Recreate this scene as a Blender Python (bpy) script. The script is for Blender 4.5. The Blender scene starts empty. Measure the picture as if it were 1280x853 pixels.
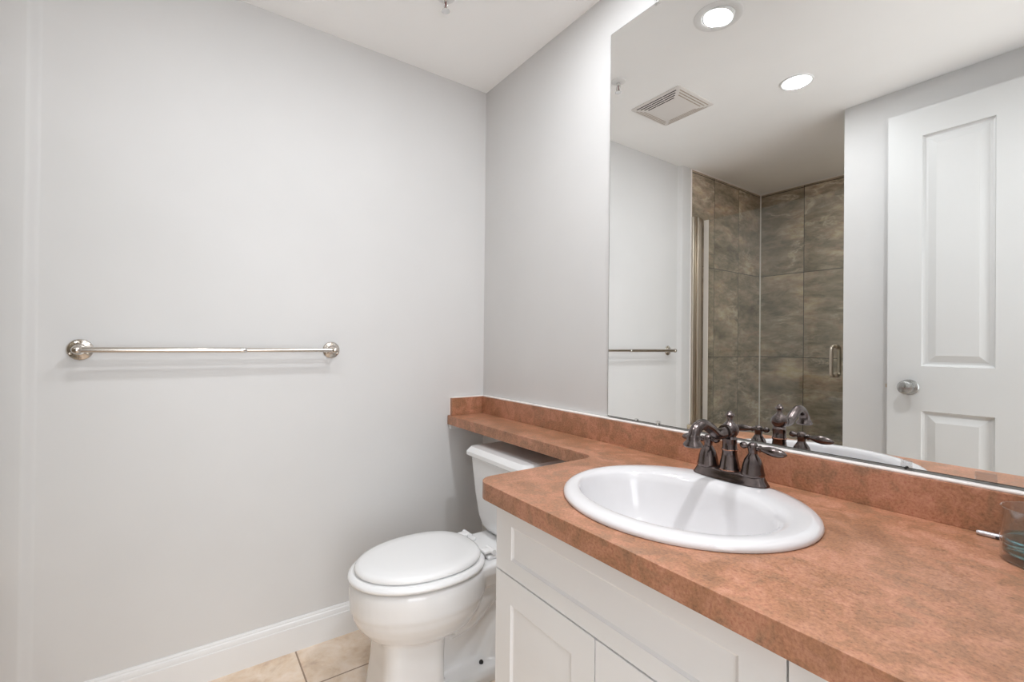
import bpy, bmesh, math, random
from mathutils import Vector, Matrix
from mathutils.geometry import tessellate_polygon
random.seed(4)
PI = math.pi
S = bpy.context.scene
COL = S.collection

# ------------------------------------------------------------------ camera, world, exposure
cam_d = bpy.data.cameras.new('camera')
cam = bpy.data.objects.new('camera', cam_d); COL.objects.link(cam)
cam_d.sensor_fit = 'HORIZONTAL'; cam_d.sensor_width = 36.0
cam_d.lens = 579.233 * 36.0 / 1280.0
cam_d.shift_y = 1.374 / 1280.0
cam_d.clip_start = 0.02
F_ = Vector((-0.81647989, 0.57734696, 0.00557476)); R_ = Vector((0.5773725, 0.81641881, 0.01006619)); U_ = Vector((-0.00126035, -0.01143755, 0.99993379))
cam.matrix_world = Matrix(((R_.x, U_.x, -F_.x, 1.76849), (R_.y, U_.y, -F_.y, -1.09547), (R_.z, U_.z, -F_.z, 1.07921), (0, 0, 0, 1)))
S.camera = cam
w = bpy.data.worlds.new('world'); S.world = w; w.use_nodes = True
w.node_tree.nodes['Background'].inputs[0].default_value = (0.9, 0.95, 1, 1)
w.node_tree.nodes['Background'].inputs[1].default_value = 0.3
S.view_settings.view_transform = 'Standard'; S.view_settings.look = 'None'
S.view_settings.gamma = 1.0; S.view_settings.use_curve_mapping = False
S.view_settings.exposure = 0.15
try:
    S.cycles.max_bounces = 14; S.cycles.diffuse_bounces = 8; S.cycles.glossy_bounces = 6
    S.cycles.transmission_bounces = 10; S.cycles.transparent_max_bounces = 12
    S.cycles.caustics_reflective = False; S.cycles.caustics_refractive = False
    S.cycles.sample_clamp_indirect = 6
    S.cycles.use_denoising = True
except Exception:
    pass
LAMP_A = 9      # emission of the bulb over the sink
LAMP_B = 7.2      # emission of the bulb by the shower
FILL_C = 21      # added fill light over the counter's right half, above the frame
FILL_S = 9.5       # added fill light in the shower, hidden by the front wall
HALL_FILL = 10        # added fill lamp in the unseen hall
WINDOW_FILL = 4.4         # glow of the added hall window, fill through the doorway

# ------------------------------------------------------------------ dimensions
H = 2.208          # ceiling
CT = 0.7765        # counter top
XR = 1.86          # right wall
YF = -1.45         # front wall
LIGHTS = [(0.882, -0.390), (0.858, -1.026), (1.555, -0.390), (1.17, -2.0)]

# ------------------------------------------------------------------ material helpers
def lin(c):
    return tuple(((v / 255) / 12.92 if v / 255 <= 0.04045 else ((v / 255 + 0.055) / 1.055) ** 2.4) for v in c) + (1.0,)
def new_mat(name, col=(200, 200, 200), rough=0.5, metal=0.0, spec=0.5, coat=0.0):
    m = bpy.data.materials.new(name); m.use_nodes = True
    b = m.node_tree.nodes['Principled BSDF']
    b.inputs['Base Color'].default_value = lin(col)
    b.inputs['Roughness'].default_value = rough; b.inputs['Metallic'].default_value = metal
    b.inputs['Specular IOR Level'].default_value = spec
    b.inputs['Coat Weight'].default_value = coat; b.inputs['Coat Roughness'].default_value = 0.05
    return m
def N(m, typ, **kw):
    n = m.node_tree.nodes.new(typ)
    for k, v in kw.items():
        if k in n.inputs: n.inputs[k].default_value = v
        else: setattr(n, k, v)
    return n
def L(m, a, b): m.node_tree.links.new(a, b)
def BS(m): return m.node_tree.nodes['Principled BSDF']
def coords(m, scale=(1, 1, 1)):
    t = N(m, 'ShaderNodeTexCoord'); mp = N(m, 'ShaderNodeMapping'); mp.inputs['Scale'].default_value = scale
    L(m, t.outputs['Object'], mp.inputs['Vector']); return mp.outputs[0]
def noise(m, vec, scale, detail=4, rough=0.55, dist=0.0):
    n = N(m, 'ShaderNodeTexNoise'); n.inputs['Scale'].default_value = scale; n.inputs['Detail'].default_value = detail
    n.inputs['Roughness'].default_value = rough; n.inputs['Distortion'].default_value = dist
    L(m, vec, n.inputs['Vector']); return n.outputs['Fac']
def ramp(m, fac, stops):
    r = N(m, 'ShaderNodeValToRGB'); e = r.color_ramp.elements
    while len(e) < len(stops): e.new(0.5)
    for i, (p, c) in enumerate(stops):
        e[i].position = p; e[i].color = lin(c) if len(c) == 3 else c
    L(m, fac, r.inputs[0]); return r.outputs[0]
def mixc(m, fac, a, b, mode='MIX'):
    n = N(m, 'ShaderNodeMix', data_type='RGBA', blend_type=mode)
    for sock, v in ((n.inputs[0], fac), (n.inputs[6], a), (n.inputs[7], b)):
        if hasattr(v, 'links'): L(m, v, sock)
        elif isinstance(v, (int, float)): sock.default_value = v
        else: sock.default_value = v
    return n.outputs[2]
def math_n(m, op, a, b=0.0):
    n = N(m, 'ShaderNodeMath', operation=op)
    for s, v in ((n.inputs[0], a), (n.inputs[1], b)):
        if hasattr(v, 'links'): L(m, v, s)
        else: s.default_value = v
    return n.outputs[0]
def bump(m, h, strength=0.1, dist=0.001):
    b = N(m, 'ShaderNodeBump'); b.inputs['Strength'].default_value = strength; b.inputs['Distance'].default_value = dist
    L(m, h, b.inputs['Height']); L(m, b.outputs[0], BS(m).inputs['Normal'])

def mat_paint(name, col, rough=0.55, bs=0.06, spec=0.4):
    m = new_mat(name, col, rough, spec=spec)
    v = coords(m)
    n1 = noise(m, v, 1.7, 3)
    c = ramp(m, n1, [(0.35, tuple(x - 2 for x in col)), (0.65, tuple(min(255, x + 2) for x in col))])
    L(m, c, BS(m).inputs['Base Color'])
    bump(m, noise(m, v, 170, 3), bs, 0.001)
    return m
M_WALL = mat_paint('wall_paint', (207, 206, 205))
M_CEIL = mat_paint('ceiling_paint', (250, 250, 249), 0.8)
M_TRIM = mat_paint('trim_paint', (222, 222, 222), 0.35, 0.02)
M_CAB = mat_paint('cabinet_paint', (231, 232, 233), 0.32, 0.02)
M_DOOR = mat_paint('door_paint', (203, 203, 202), 0.38, 0.02)
M_PORC = new_mat('porcelain', (230, 230, 230), 0.12, spec=0.5, coat=0.3)
M_SINK = new_mat('sink_enamel', (219, 217, 218), 0.12, spec=0.5, coat=0.3)
M_SEAT = new_mat('seat_enamel', (236, 236, 236), 0.2, spec=0.5, coat=0.2)
M_CAULK = new_mat('white_caulk', (238, 232, 228), 0.45)
M_PLASTIC = new_mat('vent_plastic', (226, 222, 218), 0.45)
M_LAMPW = new_mat('white_lamp_trim', (233, 233, 232), 0.4)
M_DARK = new_mat('dark_gap', (40, 37, 35), 0.8)
M_NICKEL = new_mat('polished_nickel', (205, 198, 190), 0.2, 1.0)
v_ = coords(M_NICKEL, (1, 1, 30)); n_ = noise(M_NICKEL, v_, 40, 3)
L(M_NICKEL, ramp(M_NICKEL, n_, [(0.3, (0.15, 0.15, 0.15, 1)), (0.7, (0.24, 0.24, 0.24, 1))]), BS(M_NICKEL).inputs['Roughness'])
M_SATIN = new_mat('satin_nickel', (196, 186, 172), 0.28, 1.0)
M_KNOB = new_mat('brushed_steel', (178, 178, 176), 0.24, 1.0)
M_CHROME = new_mat('chrome', (225, 224, 222), 0.1, 1.0)
M_SEAL = new_mat('cream_door_seal', (222, 214, 204), 0.35)
M_MIRROR = new_mat('mirror_silver', (246, 247, 246), 0.0, 1.0)
M_MEDGE = new_mat('mirror_edge', (96, 96, 90), 0.4, 0.3)
M_PEN = new_mat('silver_pen', (208, 206, 210), 0.28, 0.6)
M_BLACK = new_mat('black_plastic', (24, 23, 24), 0.35)

def mat_counter():
    m = new_mat('copper_laminate', (170, 110, 80), 0.4, spec=0.5)
    v = coords(m)
    big = noise(m, v, 6.5, 5, 0.6, 0.6)
    med = noise(m, v, 24, 6, 0.62, 0.8)
    fine = noise(m, v, 210, 5, 0.7)
    a = ramp(m, big, [(0.28, (170, 116, 84)), (0.5, (193, 141, 108)), (0.72, (212, 168, 138))])
    b = ramp(m, med, [(0.3, (148, 102, 74)), (0.5, (193, 138, 103)), (0.7, (217, 178, 150))])
    c = mixc(m, 0.5, a, b)
    f = ramp(m, fine, [(0.3, (92, 90, 88)), (0.46, (140, 140, 140)), (0.72, (178, 176, 174))])
    c2 = mixc(m, 0.8, c, f, 'OVERLAY')
    L(m, c2, BS(m).inputs['Base Color'])
    L(m, ramp(m, med, [(0.3, (0.33, 0.33, 0.33, 1)), (0.7, (0.45, 0.45, 0.45, 1))]), BS(m).inputs['Roughness'])
    bump(m, fine, 0.06, 0.0006)
    return m
M_COUNTER = mat_counter()

def mat_bronze(name, a, b):
    m = new_mat(name, a, 0.2, 1.0)
    n = noise(m, coords(m), 35, 2)
    L(m, ramp(m, n, [(0.3, a), (0.7, b)]), BS(m).inputs['Base Color'])
    return m
M_COPPER = mat_bronze('worn_copper', (176, 124, 104), (196, 150, 128))
M_BRONZE = mat_bronze('oil_rubbed_bronze', (94, 86, 85), (118, 108, 106))

def tile_grid(m, vec, axes, size, offs, gw):
    """1 on grout lines, 0 on tiles; vec in metres"""
    sp = N(m, 'ShaderNodeSeparateXYZ'); L(m, vec, sp.inputs[0])
    outs = []; ids = []
    for ax, s, o in zip(axes, size, offs):
        q = math_n(m, 'DIVIDE', math_n(m, 'SUBTRACT', sp.outputs[ax], o), s)
        fr = math_n(m, 'FRACT', q)
        d = math_n(m, 'ABSOLUTE', math_n(m, 'SUBTRACT', fr, 0.5))
        outs.append(math_n(m, 'GREATER_THAN', d, 0.5 - gw / s / 2))
        ids.append(math_n(m, 'FLOOR', q))
    g = math_n(m, 'MAXIMUM', outs[0], outs[1])
    cid = N(m, 'ShaderNodeCombineXYZ'); L(m, ids[0], cid.inputs[0]); L(m, ids[1], cid.inputs[1])
    wn = N(m, 'ShaderNodeTexWhiteNoise', noise_dimensions='3D'); L(m, cid.outputs[0], wn.inputs['Vector'])
    return g, wn
def tile_vec(m, vec, wn, amt=7.0):
    s = N(m, 'ShaderNodeVectorMath', operation='SCALE'); L(m, wn.outputs['Color'], s.inputs[0]); s.inputs['Scale'].default_value = amt
    a = N(m, 'ShaderNodeVectorMath', operation='ADD'); L(m, vec, a.inputs[0]); L(m, s.outputs[0], a.inputs[1])
    return a.outputs[0]
def mat_shower_tile(name, axes, offs):
    m = new_mat(name, (140, 128, 112), 0.22, spec=0.5)
    v = coords(m)
    g, wn = tile_grid(m, v, axes, (0.302, 0.59), offs, 0.0042)
    tv = tile_vec(m, v, wn)
    rot = N(m, 'ShaderNodeMapping'); rot.inputs['Rotation'].default_value = (0.95, -0.95, 0.0); rot.inputs['Scale'].default_value = (1.0, 1.0, 2.4)
    L(m, tv, rot.inputs['Vector']); rv = rot.outputs[0]
    cloud = noise(m, rv, 3.6, 7, 0.62, 0.35)
    c = ramp(m, cloud, [(0.3, (134, 122, 105)), (0.5, (182, 169, 150)), (0.70, (218, 206, 188))])
    vein = noise(m, rv, 2.6, 8, 0.62, 0.45)
    vv = math_n(m, 'ABSOLUTE', math_n(m, 'SUBTRACT', vein, 0.5))
    vm = ramp(m, vv, [(0.0, (1, 1, 1, 1)), (0.014, (0.4, 0.4, 0.4, 1)), (0.06, (0, 0, 0, 1))])
    gate = ramp(m, noise(m, tv, 2.4, 2), [(0.40, (0, 0, 0, 1)), (0.58, (1, 1, 1, 1))])
    c = mixc(m, math_n(m, 'MULTIPLY', math_n(m, 'MULTIPLY', vm, gate), 0.9), c, lin((226, 218, 204)))
    fine = noise(m, rv, 14, 6, 0.7, 0.5)
    c = mixc(m, 0.6, c, ramp(m, fine, [(0.3, (84, 80, 74)), (0.7, (178, 175, 170))]), 'OVERLAY')
    c = mixc(m, g, c, lin((64, 57, 48)))
    L(m, c, BS(m).inputs['Base Color'])
    L(m, mixc(m, g, (0.2, 0.2, 0.2, 1), (0.8, 0.8, 0.8, 1)), BS(m).inputs['Roughness'])
    bump(m, math_n(m, 'SUBTRACT', 1.0, g), 0.4, 0.001)
    return m
M_TILE_BACK = mat_shower_tile('shower_tile_back', (0, 2), (0.018, -0.17))
M_TILE_SIDE = mat_shower_tile('shower_tile_side', (1, 2), (-2.40, -0.17))
M_TILE_CURB = mat_shower_tile('shower_tile_curb', (0, 1), (0.02, -1.8))
def mat_floor():
    m = new_mat('floor_tile', (214, 194, 176), 0.35, spec=0.5)
    v = coords(m)
    g, wn = tile_grid(m, v, (0, 1), (0.33, 0.33), (0.216, -0.766), 0.005)
    tv = tile_vec(m, v, wn)
    a = noise(m, tv, 9, 6, 0.62, 0.7)
    c = ramp(m, a, [(0.25, (208, 188, 168)), (0.45, (230, 214, 198)), (0.6, (238, 224, 211)), (0.8, (244, 235, 225))])
    b = noise(m, tv, 40, 5, 0.6, 0.5)
    c = mixc(m, 0.4, c, ramp(m, b, [(0.3, (104, 98, 92)), (0.5, (150, 148, 146)), (0.7, (182, 180, 178))]), 'OVERLAY')
    tone = ramp(m, wn.outputs['Value'], [(0, (0.44, 0.43, 0.42, 1)), (1, (0.55, 0.54, 0.53, 1))])
    c = mixc(m, 0.6, c, tone, 'OVERLAY')
    c = mixc(m, g, c, lin((150, 126, 106)))
    L(m, c, BS(m).inputs['Base Color'])
    h = math_n(m, 'ADD', math_n(m, 'MULTIPLY', math_n(m, 'SUBTRACT', 1.0, g), 1.0), math_n(m, 'MULTIPLY', a, 0.3))
    bump(m, h, 0.4, 0.002)
    return m
M_FLOOR = mat_floor()

def mat_thin_glass(name, tint, refl):
    m = bpy.data.materials.new(name); m.use_nodes = True; nt = m.node_tree
    nt.nodes.remove(nt.nodes['Principled BSDF']); out = nt.nodes['Material Output']
    t = N(m, 'ShaderNodeBsdfTransparent'); t.inputs[0].default_value = tint
    gl = N(m, 'ShaderNodeBsdfGlossy'); gl.inputs['Roughness'].default_value = 0.0; gl.inputs[0].default_value = (1, 1, 1, 1)
    lw = N(m, 'ShaderNodeLayerWeight'); lw.inputs[0].default_value = 0.5
    fr = N(m, 'ShaderNodeMath', operation='MULTIPLY_ADD'); L(m, math_n(m, 'POWER', lw.outputs['Facing'], 4.5), fr.inputs[0]); fr.inputs[1].default_value = 0.85; fr.inputs[2].default_value = refl
    mx = N(m, 'ShaderNodeMixShader'); L(m, fr.outputs[0], mx.inputs[0]); L(m, t.outputs[0], mx.inputs[1]); L(m, gl.outputs[0], mx.inputs[2])
    L(m, mx.outputs[0], out.inputs[0]); return m
M_GLASS = mat_thin_glass('shower_glass', (0.955, 0.965, 0.945, 1), 0.035)
M_CLIP = mat_thin_glass('clear_plastic', (0.93, 0.93, 0.93, 1), 0.04)
def mat_glass(name, col, ior, rough=0.0):
    m = new_mat(name, (255, 255, 255), rough)
    b = BS(m); b.inputs['Transmission Weight'].default_value = 1.0; b.inputs['IOR'].default_value = ior
    b.inputs['Base Color'].default_value = col; return m
M_TUMBLER = mat_thin_glass('tumbler_glass', (0.90, 0.92, 0.92, 1), 0.09)
M_LIQUID = mat_glass('blue_green_liquid', (0.16, 0.44, 0.48, 1), 1.33)
def mat_emit(name, strength):
    m = bpy.data.materials.new(name); m.use_nodes = True; nt = m.node_tree
    nt.nodes.remove(nt.nodes['Principled BSDF'])
    e = N(m, 'ShaderNodeEmission'); e.inputs[0].default_value = (0.955, 0.985, 1.02, 1); e.inputs[1].default_value = strength
    L(m, e.outputs[0], nt.nodes['Material Output'].inputs[0]); return m

# ------------------------------------------------------------------ mesh helpers
def bx(bm, x0, x1, y0, y1, z0, z1, bev=0.0, seg=2):
    r = bmesh.ops.create_cube(bm, size=1.0); vs = r['verts']
    for v in vs:
        v.co = Vector(((x0 + x1) / 2 + v.co.x * (x1 - x0), (y0 + y1) / 2 + v.co.y * (y1 - y0), (z0 + z1) / 2 + v.co.z * (z1 - z0)))
    if bev > 0:
        es = list({e for v in vs for e in v.link_edges})
        bmesh.ops.bevel(bm, geom=es, offset=bev, segments=seg, profile=0.5, affect='EDGES')
def rings(bm, rs, cap0=True, cap1=True, closed=True):
    """skin a list of rings (equal lengths)"""
    R = [[bm.verts.new(p) for p in r] for r in rs]
    n = len(R[0])
    for a, b in zip(R, R[1:]):
        for i in range(n if closed else n - 1):
            j = (i + 1) % n
            try: bm.faces.new((a[i], a[j], b[j], b[i]))
            except ValueError: pass
    if cap0: bm.faces.new(list(reversed(R[0])))
    if cap1: bm.faces.new(R[-1])
def lathe(bm, prof, center=(0, 0, 0), axis='z', n=32, mat=None):
    """prof: (radius, height) list, spun round an axis"""
    cx, cy, cz = center; rs = []
    for r, h in prof:
        r = max(r, 1e-5); ring = []
        for i in range(n):
            t = 2 * PI * i / n; a, b = r * math.cos(t), r * math.sin(t)
            if axis == 'z': p = (a, b, h)
            elif axis == 'x': p = (h, a, b)
            else: p = (b, h, a)
            p = Vector(p)
            if mat is not None: p = mat @ p
            ring.append(Vector((cx, cy, cz)) + p)
        rs.append(ring)
    rings(bm, rs)
def catmull(pts, k=8):
    P = [Vector(p) for p in pts]; out = []
    Q = [2 * P[0] - P[1]] + P + [2 * P[-1] - P[-2]]
    for i in range(1, len(Q) - 2):
        p0, p1, p2, p3 = Q[i - 1:i + 3]
        for j in range(k):
            t = j / k
            out.append(0.5 * ((2 * p1) + (-p0 + p2) * t + (2 * p0 - 5 * p1 + 4 * p2 - p3) * t * t + (-p0 + 3 * p1 - 3 * p2 + p3) * t ** 3))
    out.append(P[-1]); return out
def tube(bm, pts, rad, n=16, smooth=0, caps=True):
    """rad: number or list, along a polyline"""
    P = catmull(pts, smooth) if smooth else [Vector(p) for p in pts]
    m = len(P)
    if isinstance(rad, (int, float)): rr = [rad] * m
    else:
        rr = []
        for i in range(m):
            f = i / (m - 1) * (len(rad) - 1); k = min(int(f), len(rad) - 2); rr.append(rad[k] + (rad[k + 1] - rad[k]) * (f - k))
    t = (P[1] - P[0]).normalized()
    u = t.orthogonal().normalized(); rs = []
    for i in range(m):
        if i == 0: tt = P[1] - P[0]
        elif i == m - 1: tt = P[-1] - P[-2]
        else: tt = P[i + 1] - P[i - 1]
        tt.normalize(); u = (u - tt * u.dot(tt)).normalized(); vv = tt.cross(u)
        rs.append([P[i] + (u * math.cos(2 * PI * k / n) + vv * math.sin(2 * PI * k / n)) * rr[i] for k in range(n)])
    rings(bm, rs, caps, caps)
def sphere(bm, c, r, sc=(1, 1, 1), u=20, v=12):
    q = bmesh.ops.create_uvsphere(bm, u_segments=u, v_segments=v, radius=r)
    for x in q['verts']: x.co = Vector((c[0] + x.co.x * sc[0], c[1] + x.co.y * sc[1], c[2] + x.co.z * sc[2]))
def prism(bm, outline, z0, z1, holes=()):
    """extruded outline (x, y) with optional holes, horizontal"""
    loops = [list(outline)] + [list(h) for h in holes]
    flat = [p for lp in loops for p in lp]
    tris = tessellate_polygon([[Vector((p[0], p[1], 0)) for p in lp] for lp in loops])
    T = [bm.verts.new((p[0], p[1], z1)) for p in flat]; B = [bm.verts.new((p[0], p[1], z0)) for p in flat]
    for t in tris:
        for V in (T, B):
            try: bm.faces.new([V[i] for i in t])
            except ValueError: pass
    o = 0
    for lp in loops:
        n = len(lp)
        for i in range(n):
            j = (i + 1) % n
            bm.faces.new((B[o + i], B[o + j], T[o + j], T[o + i]))
        o += n
def arc(cx, cy, r, a0, a1, n=8):
    return [(cx + r * math.cos(math.radians(a0 + (a1 - a0) * i / n)), cy + r * math.sin(math.radians(a0 + (a1 - a0) * i / n))) for i in range(n + 1)]
def ell(cx, cy, a, b, n=64, z=None, p=2.0):
    out = []
    for i in range(n):
        t = 2 * PI * i / n; c, s = math.cos(t), math.sin(t)
        x = cx + a * math.copysign(abs(c) ** (2 / p), c); y = cy + b * math.copysign(abs(s) ** (2 / p), s)
        out.append((x, y) if z is None else (x, y, z))
    return out
def panel_face(bm, xs, zs, cells, y0, steps, mirror=False):
    """upright board face (front looks to -y, or +y when mirror) on a grid; cells = set of (i, j) shaped as panels.
    steps = [(inset, depth), ...]"""
    sg = -1 if mirror else 1
    def P(x, d, z): return bm.verts.new((x, y0 + sg * d, z))
    for i in range(len(xs) - 1):
        for j in range(len(zs) - 1):
            a, b, c, d = xs[i], xs[i + 1], zs[j], zs[j + 1]
            ring = [P(a, 0, c), P(b, 0, c), P(b, 0, d), P(a, 0, d)]
            if (i, j) in cells:
                for ins, dep in steps:
                    nr = [P(a + ins, dep, c + ins), P(b - ins, dep, c + ins), P(b - ins, dep, d - ins), P(a + ins, dep, d - ins)]
                    for k in range(4): bm.faces.new((ring[k], ring[(k + 1) % 4], nr[(k + 1) % 4], nr[k]))
                    ring = nr
            bm.faces.new(ring)
def obj(name, bm, m, parent=None, smooth=False, angle=35, loc=None):
    bmesh.ops.remove_doubles(bm, verts=bm.verts, dist=1e-6)
    bmesh.ops.recalc_face_normals(bm, faces=bm.faces)
    me = bpy.data.meshes.new(name); bm.to_mesh(me); bm.free()
    me.materials.append(m)
    o = bpy.data.objects.new(name, me); COL.objects.link(o)
    if smooth:
        me.polygons.foreach_set('use_smooth', [True] * len(me.polygons))
        try: me.set_sharp_from_angle(angle=math.radians(angle))
        except Exception: pass
    if parent is not None:
        o.parent = parent; o.matrix_parent_inverse = parent.matrix_basis.inverted()
    return o
def tag(o, label, cat, group=None):
    o['label'] = label; o['category'] = cat
    if group: o['group'] = group
    return o
def thing(name, label, cat, loc, group=None):
    o = bpy.data.objects.new(name, None); COL.objects.link(o); o.empty_display_size = 0.05
    o.location = loc; return tag(o, label, cat, group)
def struct(name, bm, m, parent=None, smooth=False, angle=35):
    o = obj(name, bm, m, parent, smooth, angle); o['kind'] = 'structure'; return o
B = bmesh.new

# ------------------------------------------------------------------ setting: floor, ceiling, walls
bm = B(); bx(bm, -0.1, 3.2, -2.52, 0.1, -0.08, 0.0); struct('floor', bm, M_FLOOR)
bm = B()
prism(bm, [(-0.1, -2.52), (XR + 0.1, -2.52), (XR + 0.1, 0.1), (-0.1, 0.1)], H, H + 0.012,
      [ell(x, y, 0.056, 0.056, 40) for x, y in LIGHTS])
struct('ceiling', bm, M_CEIL)
# left wall: flat, then a soft step out before the shower tile
bm = B()
prof = [(0.0, 0.1), (0.0, -1.418)] + [(0.021 * (1 - math.cos(PI * t / 8)) / 2, -1.418 - 0.030 * t / 8) for t in range(1, 9)] + [(0.021, -1.531), (-0.1, -1.531), (-0.1, 0.1)]
prism(bm, prof, 0.0, H); struct('wall_left', bm, M_WALL, smooth=True, angle=40)
bm = B(); bx(bm, -0.1, XR + 0.1, 0.0, 0.1, 0.0, H); struct('wall_back', bm, M_WALL)
bm = B(); bx(bm, 0.886, XR + 0.1, -1.60, YF, 0.0, H, 0.002); struct('wall_front', bm, M_WALL)
# right wall with the doorway
bm = B()
bx(bm, XR, XR + 0.1, -0.62, 0.0, 0, H); bx(bm, XR, XR + 0.1, YF, -1.412, 0, H); bx(bm, XR, XR + 0.1, -1.412, -0.62, 2.085, H)
struct('wall_right', bm, M_WALL)
# shower recess
bm = B(); bx(bm, -0.1, 0.022, -2.40, -1.531, 0, H); struct('wall_shower_left', bm, M_TILE_SIDE)
bm = B(); bx(bm, -0.1, 1.6, -2.50, -2.40, 0, H); struct('wall_shower_back', bm, M_TILE_BACK)
bm = B(); bx(bm, 1.42, 1.52, -2.40, -1.60, 0, H); struct('wall_shower_right', bm, M_TILE_SIDE)
bm = B(); bx(bm, 0.022, 0.886, -1.72, -1.505, 0.0, 0.588, 0.004); bx(bm, 0.886, 1.42, -1.72, -1.60, 0.0, 0.588, 0.0); struct('wall_shower_curb', bm, M_TILE_CURB)
bm = B(); bx(bm, 0.022, 1.42, -2.40, -1.72, 0.0, 0.06, 0.004); struct('floor_shower', bm, M_PORC)
# white caulk lines of the shower
bm = B()
bx(bm, 0.020, 0.027, -1.536, -1.529, 0.588, H - 0.001, 0.001)
bx(bm, 0.022, 0.027, -2.40, -1.531, H - 0.005, H, 0.0)
bx(bm, 0.022, 1.42, -2.40, -2.395, H - 0.005, H, 0.0)
bx(bm, 0.022, 0.028, -2.40, -2.394, 0.06, H, 0.0)
struct('trim_1', bm, M_CAULK)
# hall beyond the doorway
bm = B(); bx(bm, 3.1, 3.2, -2.52, 0.1, 0, 0.1); bx(bm, 3.1, 3.2, -2.52, 0.1, 2.1, 2.4); bx(bm, 3.1, 3.2, -2.52, -1.75, 0.1, 2.1); bx(bm, 3.1, 3.2, -0.35, 0.1, 0.1, 2.1); struct('wall_hall_right', bm, M_WALL)
bm = B(); bx(bm, 3.16, 3.17, -1.75, -0.35, 0.1, 2.1); fill_win = struct('fill_window_1', bm, mat_emit('window_fill_glow', WINDOW_FILL))  # glowing pane added in the unseen hall to fill the room
bm = B(); bx(bm, 3.09, 3.15, -1.78, -1.72, 0.08, 2.12, 0.003); bx(bm, 3.09, 3.15, -0.38, -0.32, 0.08, 2.12, 0.003); bx(bm, 3.09, 3.15, -1.72, -0.38, 0.08, 0.14, 0.003); bx(bm, 3.09, 3.15, -1.72, -0.38, 2.06, 2.12, 0.003); obj('fill_window_frame', bm, M_TRIM, fill_win)
bm = B(); bx(bm, XR + 0.1, 3.2, 0.0, 0.1, 0, 2.4); struct('wall_hall_back', bm, M_WALL)
bm = B(); bx(bm, XR + 0.1, 3.2, -2.52, -2.42, 0, 2.4); struct('wall_hall_front', bm, M_WALL)
bm = B(); bx(bm, XR, XR + 0.1, -2.42, YF, 0, 2.4); bx(bm, XR, XR + 0.1, YF, 0.0, H + 0.012, 2.4); struct('wall_hall_left', bm, M_WALL)
bm = B(); bx(bm, XR, 3.2, -2.52, 0.1, 2.4, 2.46); struct('ceiling_hall', bm, M_CEIL)
# door casing
bm = B()
bx(bm, XR - 0.012, XR, -0.69 + 0.07, -0.55, 0, 2.15, 0.003); bx(bm, XR + 0.001, XR + 0.099, -0.632, -0.612, 0, 2.085)
struct('trim_2', bm, M_TRIM)
# baseboards
BBP = [(0.0, 0.0), (0.013, 0.0), (0.013, 0.082), (0.0125, 0.0845), (0.0105, 0.0855), (0.0100, 0.094), (0.0085, 0.1005), (0.0055, 0.104), (0.0055, 0.1075), (0.0035, 0.112), (0.0, 0.113)]
def baseboard(name, p0, p1, nrm):
    bm = B(); p0 = Vector(p0); p1 = Vector(p1); nn = Vector(nrm)
    rings(bm, [[p + nn * d + Vector((0, 0, z)) for d, z in BBP] for p in (p0, p1)])
    return struct(name, bm, M_TRIM)
baseboard('baseboard_left', (0, -1.418, 0), (0, 0, 0), (1, 0, 0))
baseboard('baseboard_back', (0.013, 0, 0), (0.89, 0, 0), (0, -1, 0))
baseboard('baseboard_front', (0.886, YF, 0), (1.86, YF, 0), (0, 1, 0))

# ------------------------------------------------------------------ countertop
XL, YS, YC = 0.868, -0.180, -0.557      # left end of the deep part, shelf front, counter front
SKX, SKY = 1.2175, -0.300               # sink centre
out = [(0.001, -0.001), (0.001, YS + 0.004), (0.006, YS)]
out += arc(XL - 0.034, YS - 0.034, 0.034, 90, 0, 8)
out += arc(XL + 0.045, YC + 0.045, 0.045, 180, 270, 10)
out += [(XR - 0.002, YC), (XR - 0.002, -0.001)]
top = thing('countertop', 'copper brown laminate countertop with narrow ledge running over the toilet tank', 'countertop', (1.2, -0.3, CT - 0.037))
bm = B()
prism(bm, out, CT - 0.037, CT, [ell(SKX, SKY, 0.222, 0.200, 64)])
slab = obj('slab', bm, M_COUNTER, top)
bv = slab.modifiers.new('edge', 'BEVEL'); bv.width = 0.0016; bv.segments = 2; bv.limit_method = 'ANGLE'; bv.angle_limit = math.radians(60)
bm = B(); bx(bm, 0.0195, XR - 0.002, -0.019, -0.001, CT, 0.849, 0.001); obj('backsplash', bm, M_COUNTER, top)
bm = B(); bx(bm, 0.001, 0.019, -0.166, -0.001, CT, 0.849, 0.001); obj('side_splash', bm, M_COUNTER, top)
bm = B()
bx(bm, 0.020, XR - 0.002, -0.0170, -0.001, 0.849, 0.8545, 0.002); bx(bm, 0.001, 0.017, -0.165, -0.001, 0.849, 0.8535, 0.002)
bx(bm, 0.0005, 0.004, -0.1695, -0.166, CT, 0.852, 0.001)
o = obj('caulk_bead', bm, M_CAULK, top); o['label'] = 'white caulk bead along the top of the backsplash'
bm = B(); bx(bm, 0.001, 0.02, -0.172, -0.03, CT - 0.058, CT - 0.0372, 0.003); o = obj('support_cleat', bm, M_TRIM, top); o['label'] = 'small white cleat under the ledge'

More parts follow.
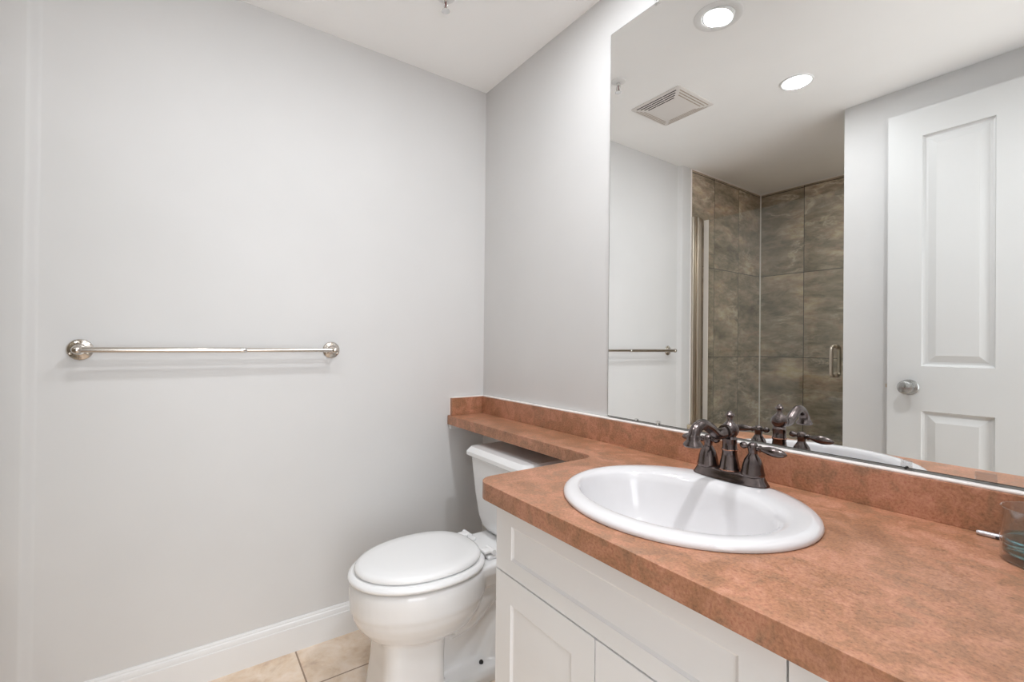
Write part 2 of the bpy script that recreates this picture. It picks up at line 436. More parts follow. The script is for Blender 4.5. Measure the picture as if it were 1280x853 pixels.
# ------------------------------------------------------------------ vanity cabinets
FY = -0.505       # front of doors
def box_carcass(bm, x0, x1):
    y0, y1, z1 = FY + 0.021, -0.004, CT - 0.0375
    bx(bm, x0, x0 + 0.016, y0, y1, 0.10, z1, 0.001); bx(bm, x1 - 0.016, x1, y0, y1, 0.10, z1, 0.001)
    bx(bm, x0 + 0.016, x1 - 0.016, y0, y1, 0.10, 0.116); bx(bm, x0 + 0.016, x1 - 0.016, y1 - 0.008, y1, 0.116, z1)
    bx(bm, x0 + 0.016, x1 - 0.016, y0, y0 + 0.014, z1 - 0.17, z1); bx(bm, x0 + 0.016, x1 - 0.016, y0, y0 + 0.014, 0.116, 0.15)
cab = thing('vanity_cabinet', 'white shaker vanity cabinet with wide false front under the sink', 'cabinet', (1.19, -0.25, 0))
bm = B(); box_carcass(bm, 0.879, 1.5075); bx(bm, 0.884, 1.5075, FY + 0.09, -0.02, 0.0, 0.10); obj('carcass', bm, M_CAB, cab)
def shaker(name, parent, x0, x1, z0, z1, rail=0.058, thick=0.019):
    bm = B()
    panel_face(bm, [x0, x0 + rail, x1 - rail, x1], [z0, z0 + rail * 0.6 if z1 - z0 < 0.25 else z0 + rail, z1 - rail, z1], {(1, 1)}, FY, [(0.0008, 0.0012), (0.0055, 0.0042)])
    y1 = FY + thick
    q = [bm.verts.new(p) for p in ((x0, y1, z0), (x1, y1, z0), (x1, y1, z1), (x0, y1, z1))]; bm.faces.new(q)
    f = [bm.verts.new(p) for p in ((x0, FY, z0), (x1, FY, z0), (x1, FY, z1), (x0, FY, z1))]
    for k in range(4): bm.faces.new((f[k], f[(k + 1) % 4], q[(k + 1) % 4], q[k]))
    return obj(name, bm, M_CAB, parent)
shaker('false_front', cab, 0.880, 1.5065, 0.5705, 0.7375, 0.058)
shaker('door', cab, 0.880, 1.1915, 0.105, 0.5665)
shaker('door', cab, 1.1945, 1.5065, 0.105, 0.5665)
dcab = thing('drawer_cabinet', 'narrow white drawer cabinet right of the vanity cabinet, under the counter', 'cabinet', (1.68, -0.25, 0))
bm = B(); box_carcass(bm, 1.5085, XR - 0.003); bx(bm, 1.5085, XR - 0.003, FY + 0.09, -0.02, 0.0, 0.10); obj('carcass', bm, M_CAB, dcab)
for z0, z1 in ((0.5705, 0.7375), (0.34, 0.5665), (0.105, 0.336)): shaker('drawer', dcab, 1.5095, XR - 0.004, z0, z1)

# ------------------------------------------------------------------ sink
sink = thing('sink', 'white oval drop-in sink set into the copper brown counter', 'sink', (SKX, SKY, CT))
Z = CT
BCX, BCY = 1.210, -0.322
def sring(t_cx, t_cy, a, b, z, p=2.0): return ell(t_cx, t_cy, a, b, 72, z, p)
rs = [sring(SKX, SKY, 0.2275, 0.2065, Z + 0.0005), sring(SKX, SKY, 0.2375, 0.2155, Z + 0.0008), sring(SKX, SKY, 0.2385, 0.2165, Z + 0.004), sring(SKX, SKY, 0.2365, 0.2145, Z + 0.0085),
      sring(SKX, SKY, 0.2310, 0.2090, Z + 0.0125), sring(SKX - 0.001, SKY - 0.003, 0.2220, 0.1990, Z + 0.0145), sring(1.214, -0.312, 0.2060, 0.1700, Z + 0.0140),
      sring(1.212, -0.319, 0.1980, 0.1570, Z + 0.0115), sring(BCX, BCY, 0.1920, 0.1500, Z + 0.004), sring(BCX, BCY, 0.1870, 0.1450, Z - 0.010), sring(BCX, BCY, 0.1770, 0.1370, Z - 0.045),
      sring(BCX, BCY, 0.1590, 0.1220, Z - 0.085), sring(BCX, BCY, 0.1280, 0.0960, Z - 0.118), sring(BCX, BCY, 0.085, 0.065, Z - 0.135), sring(BCX, BCY, 0.030, 0.028, Z - 0.143), sring(BCX, BCY, 0.020, 0.020, Z - 0.146)]
bm = B(); rings(bm, rs, False, True); obj('basin', bm, M_SINK, sink, True, 60)
bm = B(); lathe(bm, [(0.0, Z - 0.1455), (0.019, Z - 0.1455), (0.021, Z - 0.143), (0.018, Z - 0.1415), (0.012, Z - 0.1425), (0.0, Z - 0.142)], (BCX, BCY, 0)); o = obj('drain', bm, M_BRONZE, sink, True); o['label'] = 'bronze drain'

# ------------------------------------------------------------------ faucet
FX, FYF = 1.2155, -0.118
FZ = Z + 0.0142
fau = thing('faucet', 'oil rubbed bronze two handle faucet on the back rim of the sink', 'faucet', (FX, FYF, FZ))
def stad(a, b, z, n=56):
    return ell(FX, FYF, a, b, n, z, 2.7)
bm = B()
rings(bm, [stad(0.083, 0.0285, FZ + 0.0004), stad(0.083, 0.0285, FZ + 0.003), stad(0.081, 0.027, FZ + 0.005), stad(0.077, 0.024, FZ + 0.012), stad(0.074, 0.0225, FZ + 0.018), stad(0.072, 0.021, FZ + 0.020), stad(0.060, 0.012, FZ + 0.021)])
obj('base_plate', bm, M_BRONZE, fau, True, 50)
bm = B()
lathe(bm, [(0.0, FZ + 0.018), (0.0225, FZ + 0.018), (0.0225, FZ + 0.024), (0.0205, FZ + 0.027), (0.0195, FZ + 0.034), (0.0165, FZ + 0.048), (0.0148, FZ + 0.060), (0.0162, FZ + 0.0625), (0.0162, FZ + 0.066), (0.0148, FZ + 0.068),
           (0.0150, FZ + 0.080), (0.0155, FZ + 0.088), (0.0140, FZ + 0.090), (0.0125, FZ + 0.093), (0.0165, FZ + 0.098), (0.0190, FZ + 0.106), (0.0175, FZ + 0.114), (0.0115, FZ + 0.121), (0.0070, FZ + 0.125), (0.0056, FZ + 0.132),
           (0.0070, FZ + 0.136), (0.0098, FZ + 0.138), (0.0098, FZ + 0.140), (0.0062, FZ + 0.143), (0.0044, FZ + 0.147), (0.0, FZ + 0.149)], (FX, FYF, 0), n=36)
obj('column', bm, M_BRONZE, fau, True, 40)
for z0, r0 in ((FZ + 0.0205, 0.0222), (FZ + 0.0636, 0.0160)):
    bm = B(); lathe(bm, [(0.010, z0), (r0 + 0.0006, z0), (r0 + 0.0012, z0 + 0.0012), (r0 + 0.0006, z0 + 0.0024), (0.010, z0 + 0.0024)], (FX, FYF, 0), n=36); o = obj('column_ring', bm, M_COPPER, fau, True, 40); o['label'] = 'worn copper ring'
bm = B()
sp = [(FX, FYF - 0.010, FZ + 0.108), (FX, FYF - 0.030, FZ + 0.102), (FX, FYF - 0.052, FZ + 0.103), (FX, FYF - 0.078, FZ + 0.119), (FX, FYF - 0.104, FZ + 0.128), (FX, FYF - 0.126, FZ + 0.120), (FX, FYF - 0.136, FZ + 0.103)]
tube(bm, sp, [0.0125, 0.0118, 0.0112, 0.0112, 0.0112, 0.0112, 0.0115], 20, 8)
tm = Matrix.Translation((0, 0, 0))
lathe(bm, [(0.0, FZ + 0.085), (0.009, FZ + 0.086), (0.0165, FZ + 0.086), (0.0195, FZ + 0.089), (0.0180, FZ + 0.093), (0.0135, FZ + 0.098), (0.0125, FZ + 0.101), (0.0130, FZ + 0.107), (0.0110, FZ + 0.110), (0.0, FZ + 0.111)], (FX, FYF - 0.136, 0), n=28)
ring_m = Matrix.Rotation(0, 4, 'X')
lathe(bm, [(0.0, -0.004), (0.0145, -0.004), (0.0155, 0.0), (0.0145, 0.004), (0.0, 0.004)], (FX, FYF - 0.019, FZ + 0.105), 'y', 28)
obj('spout', bm, M_BRONZE, fau, True, 45)
for sgn in (-1, 1):
    hx = FX + sgn * 0.0508
    bm = B()
    lathe(bm, [(0.0, FZ + 0.019), (0.0225, FZ + 0.019), (0.0235, FZ + 0.022), (0.0225, FZ + 0.026), (0.0215, FZ + 0.030), (0.0200, FZ + 0.040), (0.0165, FZ + 0.052), (0.0115, FZ + 0.060), (0.0090, FZ + 0.064), (0.0088, FZ + 0.068),
               (0.0096, FZ + 0.070), (0.0096, FZ + 0.072), (0.0104, FZ + 0.077), (0.0098, FZ + 0.083), (0.0070, FZ + 0.087), (0.0, FZ + 0.089)], (hx, FYF, 0), n=32)
    h = obj('handle', bm, M_BRONZE, fau, True, 40)
    bm = B()
    s = sgn; zc = FZ + 0.078
    lathe(bm, [(0.0, s * 0.004), (0.0052, s * 0.006), (0.0050, s * 0.012), (0.0072, s * 0.014), (0.0072, s * 0.016), (0.0048, s * 0.018), (0.0058, s * 0.022), (0.0088, s * 0.032), (0.0098, s * 0.042), (0.0090, s * 0.052), (0.0064, s * 0.061), (0.0030, s * 0.066), (0.0, s * 0.068)], (hx, FYF, zc), 'x', 24)
    lathe(bm, [(0.0, -s * 0.006), (0.0046, -s * 0.008), (0.0042, -s * 0.013), (0.0060, -s * 0.015), (0.0074, -s * 0.019), (0.0062, -s * 0.024), (0.0034, -s * 0.027), (0.0, -s * 0.028)], (hx, FYF, zc), 'x', 20)
    for v in bm.verts: v.co.z -= (v.co.x - hx) * s * 0.06
    obj('lever', bm, M_BRONZE, h, True, 45)

# ------------------------------------------------------------------ mirror and clips
mir = thing('wall_mirror', 'large frameless wall mirror above the sink counter', 'mirror', (1.3, 0, 0.859))
MX0, MX1, MZ0, MZ1 = 0.752, XR - 0.004, 0.8585, 2.062
bm = B(); bx(bm, MX0, MX1, -0.0052, -0.0015, MZ0, MZ1); obj('edge', bm, M_MEDGE, mir)
bm = B(); q = [bm.verts.new(p) for p in ((MX0 + 0.0012, -0.0055, MZ0 + 0.0020), (MX1, -0.0055, MZ0 + 0.0020), (MX1, -0.0055, MZ1 - 0.0012), (MX0 + 0.0012, -0.0055, MZ1 - 0.0012))]; bm.faces.new(q)
q2 = [bm.verts.new(v.co + Vector((0, 0.0003, 0))) for v in q]; bm.faces.new(q2)
for k in range(4): bm.faces.new((q[k], q[(k + 1) % 4], q2[(k + 1) % 4], q2[k]))
obj('glass', bm, M_MIRROR, mir)
for cx, z0, z1, wd in ((0.867, 0.857, 0.866, 0.010), (0.943, 0.8555, 0.869, 0.014), (1.491, 0.8555, 0.8735, 0.017), (1.595, 0.8575, 0.8745, 0.026), (0.928, 2.054, 2.071, 0.016)):
    bm = B(); bx(bm, cx - wd / 2, cx + wd / 2, -0.0095, -0.0058, z0, z1, 0.0015)
    c = obj('clip', bm, M_CLIP, mir, True, 40); c['label'] = 'clear plastic mirror clip'
    if wd < 0.02:
        bm = B(); lathe(bm, [(0.0, -0.0112), (0.0018, -0.0110), (0.0026, -0.0098), (0.0026, -0.0094), (0, -0.0094)], (cx, 0, z0 + 0.004 if z0 < 1 else z1 - 0.005), 'y', 14); obj('screw', bm, M_DARK if wd > 0.016 else M_CHROME, c, True)

# ------------------------------------------------------------------ toilet
TX = 0.411
toi = thing('toilet', 'white two piece toilet with closed lid between the wall and the vanity', 'toilet', (TX, -0.35, 0))
def egg(hw, yb, yf, z, n=48, cx=TX, p=2.15):
    """round-front outline: broad back, rounded front"""
    out = []; ym = yb + (yf - yb) * 0.46
    for i in range(n):
        t = 2 * PI * i / n; c, s = math.cos(t), math.sin(t)
        pp = 2.0 if c < 0 else p + 0.25
        x = cx + hw * math.copysign(abs(s) ** (2 / pp), s)
        y = ym + (yb - ym if c > 0 else ym - yf) * math.copysign(abs(c) ** (2 / pp), c)
        out.append((x, y, z))
    return out
bm = B()
# bowl
rings(bm, [egg(0.070, -0.36, -0.57, 0.182), egg(0.103, -0.33, -0.616, 0.194), egg(0.129, -0.31, -0.648, 0.218), egg(0.149, -0.295, -0.672, 0.248), egg(0.161, -0.285, -0.685, 0.272), egg(0.1655, -0.28, -0.6905, 0.293), egg(0.1695, -0.275, -0.6945, 0.300), egg(0.1715, -0.272, -0.6970, 0.345), egg(0.170, -0.272, -0.6955, 0.366), egg(0.166, -0.275, -0.691, 0.376)])
# deck carrying the tank
def rrect(x0, x1, y0, y1, r, z, n=5):
    pts = arc(x1 - r, y1 - r, r, 0, 90, n) + arc(x0 + r, y1 - r, r, 90, 180, n) + arc(x0 + r, y0 + r, r, 180, 270, n) + arc(x1 - r, y0 + r, r, 270, 360, n)
    return [(p[0], p[1], z) for p in pts]
rings(bm, [rrect(TX - 0.085, TX + 0.085, -0.34, -0.03, 0.03, 0.290), rrect(TX - 0.118, TX + 0.118, -0.36, -0.022, 0.03, 0.335), rrect(TX - 0.128, TX + 0.128, -0.36, -0.02, 0.03, 0.352), rrect(TX - 0.128, TX + 0.128, -0.36, -0.02, 0.03, 0.376), rrect(TX - 0.122, TX + 0.122, -0.35, -0.026, 0.03, 0.381)])
# pedestal
rings(bm, [rrect(TX - 0.122, TX + 0.101, -0.628, -0.425, 0.045, 0.0), rrect(TX - 0.117, TX + 0.098, -0.622, -0.425, 0.045, 0.03), rrect(TX - 0.106, TX + 0.095, -0.614, -0.425, 0.045, 0.12), rrect(TX - 0.101, TX + 0.095, -0.610, -0.42, 0.045, 0.225)])
# trapway and back stem
tube(bm, [(TX, -0.40, 0.21), (TX, -0.33, 0.225), (TX, -0.265, 0.26), (TX, -0.20, 0.265), (TX, -0.145, 0.21), (TX, -0.16, 0.13), (TX, -0.205, 0.07), (TX, -0.23, 0.02)], [0.085, 0.085, 0.075, 0.068, 0.064, 0.064, 0.066, 0.07], 24, 6)
rings(bm, [rrect(TX - 0.030, TX + 0.030, -0.44, -0.10, 0.02, 0.0), rrect(TX - 0.030, TX + 0.030, -0.44, -0.10, 0.02, 0.30)])
rings(bm, [rrect(TX - 0.112, TX + 0.112, -0.46, -0.10, 0.05, 0.0), rrect(TX - 0.112, TX + 0.112, -0.46, -0.10, 0.05, 0.026), rrect(TX - 0.100, TX + 0.100, -0.45, -0.11, 0.05, 0.036)])
bowl = obj('bowl', bm, M_PORC, toi)
rm = bowl.modifiers.new('union', 'REMESH'); rm.mode = 'VOXEL'; rm.voxel_size = 0.0055; rm.use_smooth_shade = True
sm = bowl.modifiers.new('soft', 'SMOOTH'); sm.factor = 0.5; sm.iterations = 7
# seat ring and lid
bm = B()
rings(bm, [egg(0.166, -0.286, -0.691, 0.3825), egg(0.1735, -0.281, -0.6995, 0.3855), egg(0.1745, -0.280, -0.7010, 0.392), egg(0.171, -0.282, -0.697, 0.3985), egg(0.160, -0.290, -0.685, 0.4010)])
obj('seat', bm, M_SEAT, toi, True, 60)
bm = B()
rings(bm, [egg(0.148, -0.300, -0.672, 0.4020), egg(0.154, -0.295, -0.679, 0.4050), egg(0.1565, -0.293, -0.6815, 0.4075), egg(0.1565, -0.293, -0.6815, 0.4130), egg(0.1535, -0.295, -0.678, 0.4185), egg(0.143, -0.304, -0.666, 0.4225), egg(0.110, -0.335, -0.63, 0.4252), egg(0.055, -0.40, -0.56, 0.4262)])
obj('lid', bm, M_SEAT, toi, True, 60)
for sx in (-1, 1):
    bm = B(); cx = TX + sx * 0.078
    bx(bm, cx - 0.019, cx + 0.019, -0.288, -0.240, 0.381, 0.3945, 0.005, 3)
    tube(bm, [(cx - 0.022, -0.268, 0.4055), (cx + 0.022, -0.268, 0.4055)], 0.0085, 14)
    bx(bm, cx - 0.016, cx + 0.016, -0.300, -0.264, 0.402, 0.4125, 0.004, 3)
    obj('hinge', bm, M_SEAT, toi, True, 45)
# tank
def tring(hw, yf, yb, z, r=0.035): return rrect(TX - hw, TX + hw, yf, yb, r, z, 6)
bm = B()
rings(bm, [tring(0.118, -0.160, -0.045, 0.384, 0.03), tring(0.128, -0.172, -0.036, 0.392, 0.035), tring(0.139, -0.184, -0.028, 0.412, 0.035), tring(0.147, -0.192, -0.024, 0.445, 0.032), tring(0.160, -0.199, -0.020, 0.53, 0.028), tring(0.176, -0.205, -0.018, 0.655, 0.026), tring(0.177, -0.205, -0.018, 0.662, 0.026)])
obj('tank', bm, M_PORC, toi, True, 50)
bm = B()
rings(bm, [tring(0.176, -0.206, -0.016, 0.6605, 0.024), tring(0.189, -0.2165, -0.012, 0.6605, 0.024), tring(0.191, -0.2185, -0.010, 0.663, 0.022), tring(0.1905, -0.218, -0.010, 0.6755, 0.022), tring(0.1895, -0.217, -0.011, 0.677, 0.022), tring(0.1795, -0.206, -0.016, 0.6915, 0.020), tring(0.178, -0.2045, -0.017, 0.6928, 0.020), tring(0.15, -0.18, -0.03, 0.6945, 0.02)])
obj('tank_lid', bm, M_PORC, toi, True, 22)
bm = B(); lathe(bm, [(0.0, 0.0295), (0.007, 0.0295), (0.007, 0.041), (0.004, 0.045), (0.0, 0.046)], (TX + 0.062, -0.290, 0), n=14); o = obj('bolt_hole', bm, M_DARK, toi, True); o['label'] = 'dark plug for the floor bolt hole'  # dark peg stands in for the shaded bolt hole

# ------------------------------------------------------------------ towel bar
tb = thing('towel_bar', 'nickel towel bar with round flanges on the white left wall', 'towel bar', (0, -0.9955, 1.053))
BX, BZ = 0.052, 1.053
for ye in (-1.335, -0.656):
    bm = B()
    lathe(bm, [(0.0, 0.0004), (0.029, 0.0004), (0.0295, 0.002), (0.028, 0.0042), (0.0235, 0.0058), (0.0165, 0.0085), (0.0135, 0.012), (0.0, 0.013)], (0, ye, BZ), 'x', 40)
    fl = obj('flange', bm, M_NICKEL, tb, True, 40)
    for a in (90, 210, 330):
        ya, za = ye + 0.0215 * math.cos(math.radians(a)), BZ + 0.0215 * math.sin(math.radians(a))
        bm = B(); lathe(bm, [(0.0, 0.0050), (0.0040, 0.0050), (0.0042, 0.0066), (0.0030, 0.0078), (0.0012, 0.0076), (0.0, 0.0068)], (0, ya, za), 'x', 14); obj('screw', bm, M_SATIN, fl, True)
    bm = B()
    tube(bm, [(0.010, ye, BZ), (BX, ye, BZ)], [0.0105, 0.0092], 20)
    sphere(bm, (BX, ye, BZ), 0.0118, (1, 1.08, 1))
    obj('post', bm, M_NICKEL, tb, True, 50)
bm = B(); tube(bm, [(BX, -1.335, BZ), (BX, -0.940, BZ)], 0.0082, 24); obj('bar', bm, M_NICKEL, tb, True, 50)
bm = B(); tube(bm, [(BX, -0.945, BZ), (BX, -0.656, BZ)], 0.0068, 24); obj('inner_bar', bm, M_NICKEL, tb, True, 50)
bm = B(); lathe(bm, [(0.0, -0.947), (0.0088, -0.947), (0.0092, -0.945), (0.0092, -0.932), (0.0076, -0.930), (0.0, -0.930)], (BX, 0, BZ), 'y', 24); obj('joint_collar', bm, M_CHROME, tb, True, 40)

# ------------------------------------------------------------------ ceiling fixtures
def downlight(name, label, x, y, power, eyeball):
    t = thing(name, label, 'ceiling light', (x, y, H), 'recessed ceiling lights')
    bm = B()
    if eyeball:   # wide flat trim, tilting inner ring
        lathe(bm, [(0.0525, H + 0.010), (0.0525, H - 0.001), (0.056, H - 0.0035), (0.073, H - 0.003), (0.078, H - 0.0012), (0.0785, H - 0.0001), (0.056, H - 0.0001), (0.0555, H + 0.010)], (x, y, 0), n=56)
    else:
        lathe(bm, [(0.0560, H + 0.006), (0.0545, H + 0.002), (0.0545, H - 0.0028), (0.057, H - 0.0045), (0.062, H - 0.003), (0.0635, H - 0.0001), (0.0565, H - 0.0001), (0.0565, H + 0.006)], (x, y, 0), n=56)
    # open ring: remove the end caps
    for f in [f for f in bm.faces if len(f.verts) > 10]: bm.faces.remove(f)
    obj('trim_ring', bm, M_LAMPW, t, True, 40)
    bm = B()
    lathe(bm, [(0.058, H + 0.0121), (0.058, H + 0.06), (0.0, H + 0.06)], (x, y, 0), n=40)
    for f in [f for f in bm.faces if len(f.verts) > 10 and f.calc_center_median().z < H + 0.03]: bm.faces.remove(f)
    obj('housing', bm, M_LAMPW, t, True, 40)
    me = mat_emit('lamp_glow', max(power * 0.45, 5.0))
    if eyeball:
        bm = B()
        rot = Matrix.Rotation(math.radians(10), 3, Vector((0.58, 0.81, 0)))
        lathe(bm, [(0.0455, 0.012), (0.0455, -0.004), (0.0475, -0.0055), (0.0505, -0.003), (0.0505, 0.012)], (x, y, H - 0.001), n=48, mat=rot)
        for f in [f for f in bm.faces if len(f.verts) > 10]: bm.faces.remove(f)
        obj('gimbal_ring', bm, M_LAMPW, t, True, 40)
        bm = B(); lathe(bm, [(0.0, -0.0005), (0.030, 0.0), (0.0445, 0.003), (0.0445, 0.008), (0.0, 0.008)], (x, y, H), n=40, mat=rot)
    else:
        bm = B(); lathe(bm, [(0.0, H - 0.0045), (0.030, H - 0.0040), (0.0540, H - 0.001), (0.0540, H + 0.004), (0.0, H + 0.004)], (x, y, 0), n=40)
    obj('bulb', bm, me, t, True, 40)
    ld = bpy.data.lights.new('lamp_beam', 'AREA'); ld.shape = 'DISK'; ld.size = 0.085; ld.energy = power * 0.5; ld.color = (0.955, 0.985, 1.02); ld.spread = 3.14159
    lo = bpy.data.objects.new('lamp_beam', ld); COL.objects.link(lo); lo.location = (x, y, H - 0.007); lo.parent = t; lo.matrix_parent_inverse = t.matrix_basis.inverted()
    return t
downlight('recessed_light', 'lit recessed ceiling light with wide tilting trim, nearest the mirror', *LIGHTS[0], LAMP_A, True)
downlight('recessed_light', 'lit flush round ceiling light with thin trim, farther from the mirror', *LIGHTS[1], LAMP_B, False)
downlight('recessed_light', 'added unseen fill light with wide tilting trim over the right half of the counter', *LIGHTS[2], FILL_C, True)
downlight('recessed_light', 'added unseen fill light inside the tiled shower, at its far end', *LIGHTS[3], FILL_S, False)

vent = thing('ceiling_vent', 'off white square exhaust fan cover with slotted sides on the ceiling', 'vent', (0.42, -0.777, H))
VX, VY, VH = 0.420, -0.777, 0.133
bm = B()
def sq(h, z, r=0.008): return rrect(VX - h, VX + h, VY - h, VY + h, r, z, 4)
rings(bm, [sq(VH, H - 0.0002), sq(VH, H - 0.004), sq(VH - 0.003, H - 0.006), sq(0.075, H - 0.015), sq(0.070, H - 0.0160)])
obj('cover', bm, M_PLASTIC, vent, True, 25)
slope = (0.009) / (VH - 0.003 - 0.075)
M_SLOT = new_mat('pale_slot_shade', (178, 164, 150), 0.6)
for side in range(4):
    bm = B()
    for k in range(4 if side in (0, 2) else 3):
        d = VH - 0.014 - k * 0.0125          # distance of the slot from the centre
        z = H - 0.006 - (VH - 0.003 - d) * slope
        hl = d - 0.010
        brk = [-hl, -hl / 3, hl / 3, hl]
        for a, b in zip(brk, brk[1:]):
            x0, x1 = a + 0.0012, b - 0.0012
            c = [(x0, d - 0.0024, z - 0.0004 + 0.0024 * slope), (x1, d - 0.0024, z - 0.0004 - 0 * slope), (x1, d + 0.0024, z), (x0, d + 0.0024, z)]
            lo = [Vector((px, py, pz)) for px, py, pz in ((x0, d - 0.0024, H - 0.006 - (VH - 0.003 - d + 0.0024) * slope - 0.0005), (x1, d - 0.0024, H - 0.006 - (VH - 0.003 - d + 0.0024) * slope - 0.0005), (x1, d + 0.0024, H - 0.006 - (VH - 0.003 - d - 0.0024) * slope - 0.0005), (x0, d + 0.0024, H - 0.006 - (VH - 0.003 - d - 0.0024) * slope - 0.0005))]
            rot = Matrix.Rotation(side * PI / 2, 3, 'Z')
            r0 = [rot @ p + Vector((VX, VY, 0)) for p in lo]; r1 = [p + Vector((0, 0, 0.001)) for p in r0]
            rings(bm, [r0, r1])
    obj('slots', bm, M_DARK if side == 0 else M_SLOT, vent)  # shade of the slot openings as strip colour, darkest on the mirror side

spr = thing('fire_sprinkler', 'small chrome pendent fire sprinkler on the ceiling above the toilet', 'sprinkler', (0.415, -0.415, H))
SX, SY = 0.415, -0.415
bm = B(); lathe(bm, [(0.0, H - 0.0002), (0.030, H - 0.0002), (0.030, H - 0.003), (0.022, H - 0.007), (0.010, H - 0.009), (0.0, H - 0.009)], (SX, SY, 0), n=32); obj('escutcheon', bm, M_LAMPW, spr, True, 40)
bm = B(); lathe(bm, [(0.0, H - 0.008), (0.0085, H - 0.008), (0.0085, H - 0.018), (0.0065, H - 0.020), (0.0, H - 0.020)], (SX, SY, 0), n=20)
for s in (-1, 1): tube(bm, [(SX + s * 0.007, SY, H - 0.018), (SX + s * 0.0105, SY, H - 0.028), (SX + s * 0.008, SY, H - 0.038), (SX + s * 0.002, SY, H - 0.043)], 0.0022, 10, 4)
lathe(bm, [(0.0, H - 0.047), (0.004, H - 0.047), (0.004, H - 0.040), (0.0, H - 0.040)], (SX, SY, 0), n=14)
obj('frame', bm, M_CHROME, spr, True, 40)
bm = B(); tube(bm, [(SX, SY, H - 0.019), (SX, SY, H - 0.041)], 0.0022, 12); o = obj('bulb', bm, new_mat('red_glass_bulb', (120, 30, 26), 0.15), spr, True); o['label'] = 'dark red glass bulb'
bm = B(); lathe(bm, [(0.0, H - 0.050), (0.004, H - 0.050), (0.0135, H - 0.0485), (0.0135, H - 0.0475), (0.0, H - 0.0470)], (SX, SY, 0), n=24); obj('deflector', bm, M_CHROME, spr, True, 40)

# ------------------------------------------------------------------ shower door
GY = -1.630
sd = thing('shower_door', 'frameless clear glass shower door with loop handle on the tiled ledge', 'shower door', (0.46, GY, 0.588))
bm = B(); bx(bm, 0.056, 0.880, GY - 0.004, GY + 0.004, 0.592, 1.884, 0.0008, 1); obj('glass_panel', bm, M_GLASS, sd)
bm = B(); bx(bm, 0.055, 0.088, GY + 0.0045, GY + 0.0085, 0.592, 1.886, 0.0012); o = obj('seal_strip', bm, M_SEAL, sd); o['label'] = 'cream edge seal strip'
bm = B()
bx(bm, 0.0225, 0.040, -1.568, -1.533, 0.5885, 1.902, 0.005, 3); bx(bm, 0.0225, 0.050, -1.622, -1.570, 0.5885, 1.902, 0.003, 3)
o = obj('wall_channel', bm, M_SATIN, sd, True, 40); o['label'] = 'satin metal wall channel'
hand = None
HX = 0.790
for s in (1, -1):
    bm = B()
    y0, y1 = GY + s * 0.004, GY + s * 0.050
    tube(bm, [(HX, y0, 0.938), (HX, GY + s * 0.030, 0.938), (HX, GY + s * 0.046, 0.946), (HX, y1, 0.965), (HX, y1, 1.010), (HX, y1, 1.060), (HX, GY + s * 0.046, 1.078), (HX, GY + s * 0.030, 1.087), (HX, y0, 1.087)], 0.0085, 16, 6)
    for z in (0.938, 1.087): lathe(bm, [(0, GY + s * 0.0045), (0.0125, GY + s * 0.0045), (0.0125, GY + s * 0.008), (0, GY + s * 0.008)], (HX, 0, z), 'y', 20)
    obj('handle', bm, M_SATIN, sd, True, 45)

# ------------------------------------------------------------------ room door, open flat against the front wall
DX0, DX1, DZ1, DYF = 1.075, 1.830, 2.068, -1.378
door = bpy.data.objects.new('door_1', None); COL.objects.link(door); door.location = (DX1, DYF - 0.02, 0); door['kind'] = 'structure'
bm = B()
xs = [DX0, 1.187, 1.400, 1.505, 1.718, DX1]; zs = [0.012, 0.20, 0.826, 1.008, 1.955, DZ1]
panel_face(bm, xs, zs, {(1, 1), (3, 1), (1, 3), (3, 3)}, DYF, [(0.004, 0.009), (0.010, 0.012), (0.018, 0.012), (0.044, 0.003)], mirror=True)
yb = DYF - 0.035
q = [bm.verts.new(p) for p in ((DX0, yb, zs[0]), (DX1, yb, zs[0]), (DX1, yb, DZ1), (DX0, yb, DZ1))]; bm.faces.new(q)
f = [bm.verts.new(p) for p in ((DX0, DYF, zs[0]), (DX1, DYF, zs[0]), (DX1, DYF, DZ1), (DX0, DYF, DZ1))]
for k in range(4): bm.faces.new((f[k], f[(k + 1) % 4], q[(k + 1) % 4], q[k]))
obj('door_leaf', bm, M_DOOR, door)
KX, KZ = 1.150, 0.920
bm = B(); lathe(bm, [(0.0, DYF - 0.0005), (0.031, DYF - 0.0005), (0.032, DYF + 0.003), (0.029, DYF + 0.007), (0.014, DYF + 0.010), (0.0115, DYF + 0.016), (0.0115, DYF + 0.030), (0.018, DYF + 0.036), (0.0255, DYF + 0.046), (0.0275, DYF + 0.056), (0.0245, DYF + 0.064), (0.020, DYF + 0.0665), (0.0, DYF + 0.0675)], (KX, 0, KZ), 'y', 36)
kn = obj('door_knob', bm, M_KNOB, door, True, 35)
bm = B(); bx(bm, DX0 - 0.010, DX0 + 0.001, DYF - 0.024, DYF - 0.011, KZ - 0.008, KZ + 0.008, 0.002); obj('latch_bolt', bm, M_SATIN, door)

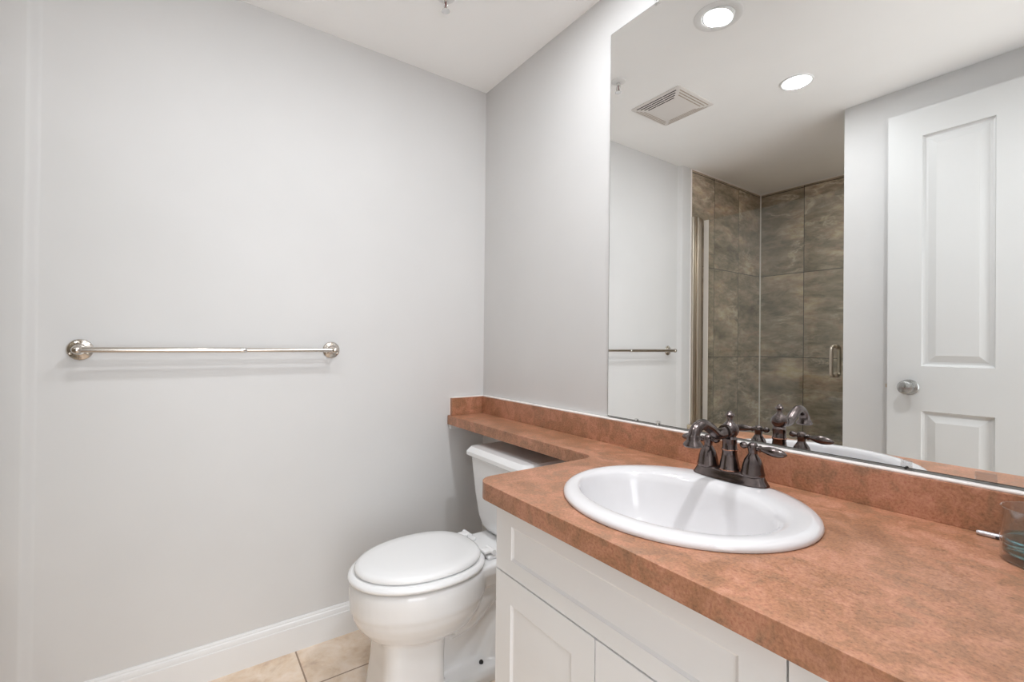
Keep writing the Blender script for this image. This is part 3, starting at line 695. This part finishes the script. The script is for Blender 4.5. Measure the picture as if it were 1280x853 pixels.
# ------------------------------------------------------------------ tumbler and pen on the counter
GX, GYY, GR, GH = 1.6685, -0.110, 0.0425, 0.077
tum = thing('glass_tumbler', 'clear glass tumbler half full of blue green liquid on the counter', 'glass', (GX, GYY, CT))
bm = B()
lathe(bm, [(0.0, CT + 0.0003), (0.034, CT + 0.0003), (GR - 0.002, CT + 0.002), (GR, CT + 0.006), (GR, CT + GH - 0.001), (GR - 0.001, CT + GH), (GR - 0.0022, CT + GH - 0.001), (GR - 0.0026, CT + 0.012), (GR - 0.006, CT + 0.0095), (0.0, CT + 0.009)], (GX, GYY, 0), n=56)
obj('cup', bm, M_TUMBLER, tum, True, 35)
bm = B(); lathe(bm, [(0.0, CT + 0.0100), (GR - 0.0070, CT + 0.0103), (GR - 0.0032, CT + 0.0128), (GR - 0.0030, CT + 0.0345), (0.0, CT + 0.0340)], (GX, GYY, 0), n=56)
o = obj('liquid', bm, M_LIQUID, tum, True, 40); o['label'] = 'blue green liquid'
pen = thing('pen', 'slim silver pen lying on the counter behind the glass tumbler', 'pen', (1.66, -0.0333, CT))
PR = 0.0042
bm = B(); lathe(bm, [(0.0, 1.588), (0.0026, 1.5885), (0.0038, 1.591), (PR, 1.596), (PR, 1.660), (0.0040, 1.661), (PR, 1.662), (PR, 1.715), (0.002, 1.727), (0.0, 1.729)], (0, -0.0333, CT + PR), 'x', 20); obj('barrel', bm, M_PEN, pen, True, 35)
bm = B(); bx(bm, 1.611, 1.655, -0.0333 - PR - 0.0015, -0.0333 - PR + 0.0004, CT + PR - 0.0018, CT + PR + 0.0010, 0.0005); o = obj('clip', bm, M_BLACK, pen); o['label'] = 'dark pen clip'

# ------------------------------------------------------------------ added fill lamp in the unseen hall
hl = thing('hall_fill_lamp', 'added fill lamp in the unseen hall beyond the doorway', 'ceiling light', (2.5, -1.0, 2.4))
bm = B(); lathe(bm, [(0.0, 2.3995), (0.19, 2.3995), (0.19, 2.375), (0.0, 2.375)], (2.5, -1.0, 0), n=40); obj('base', bm, M_LAMPW, hl, True, 40)
bm = B(); lathe(bm, [(0.0, 2.31), (0.08, 2.318), (0.14, 2.34), (0.175, 2.374), (0.0, 2.3745)], (2.5, -1.0, 0), n=40); obj('diffuser', bm, mat_emit('hall_fill_glow', HALL_FILL), hl, True, 40)
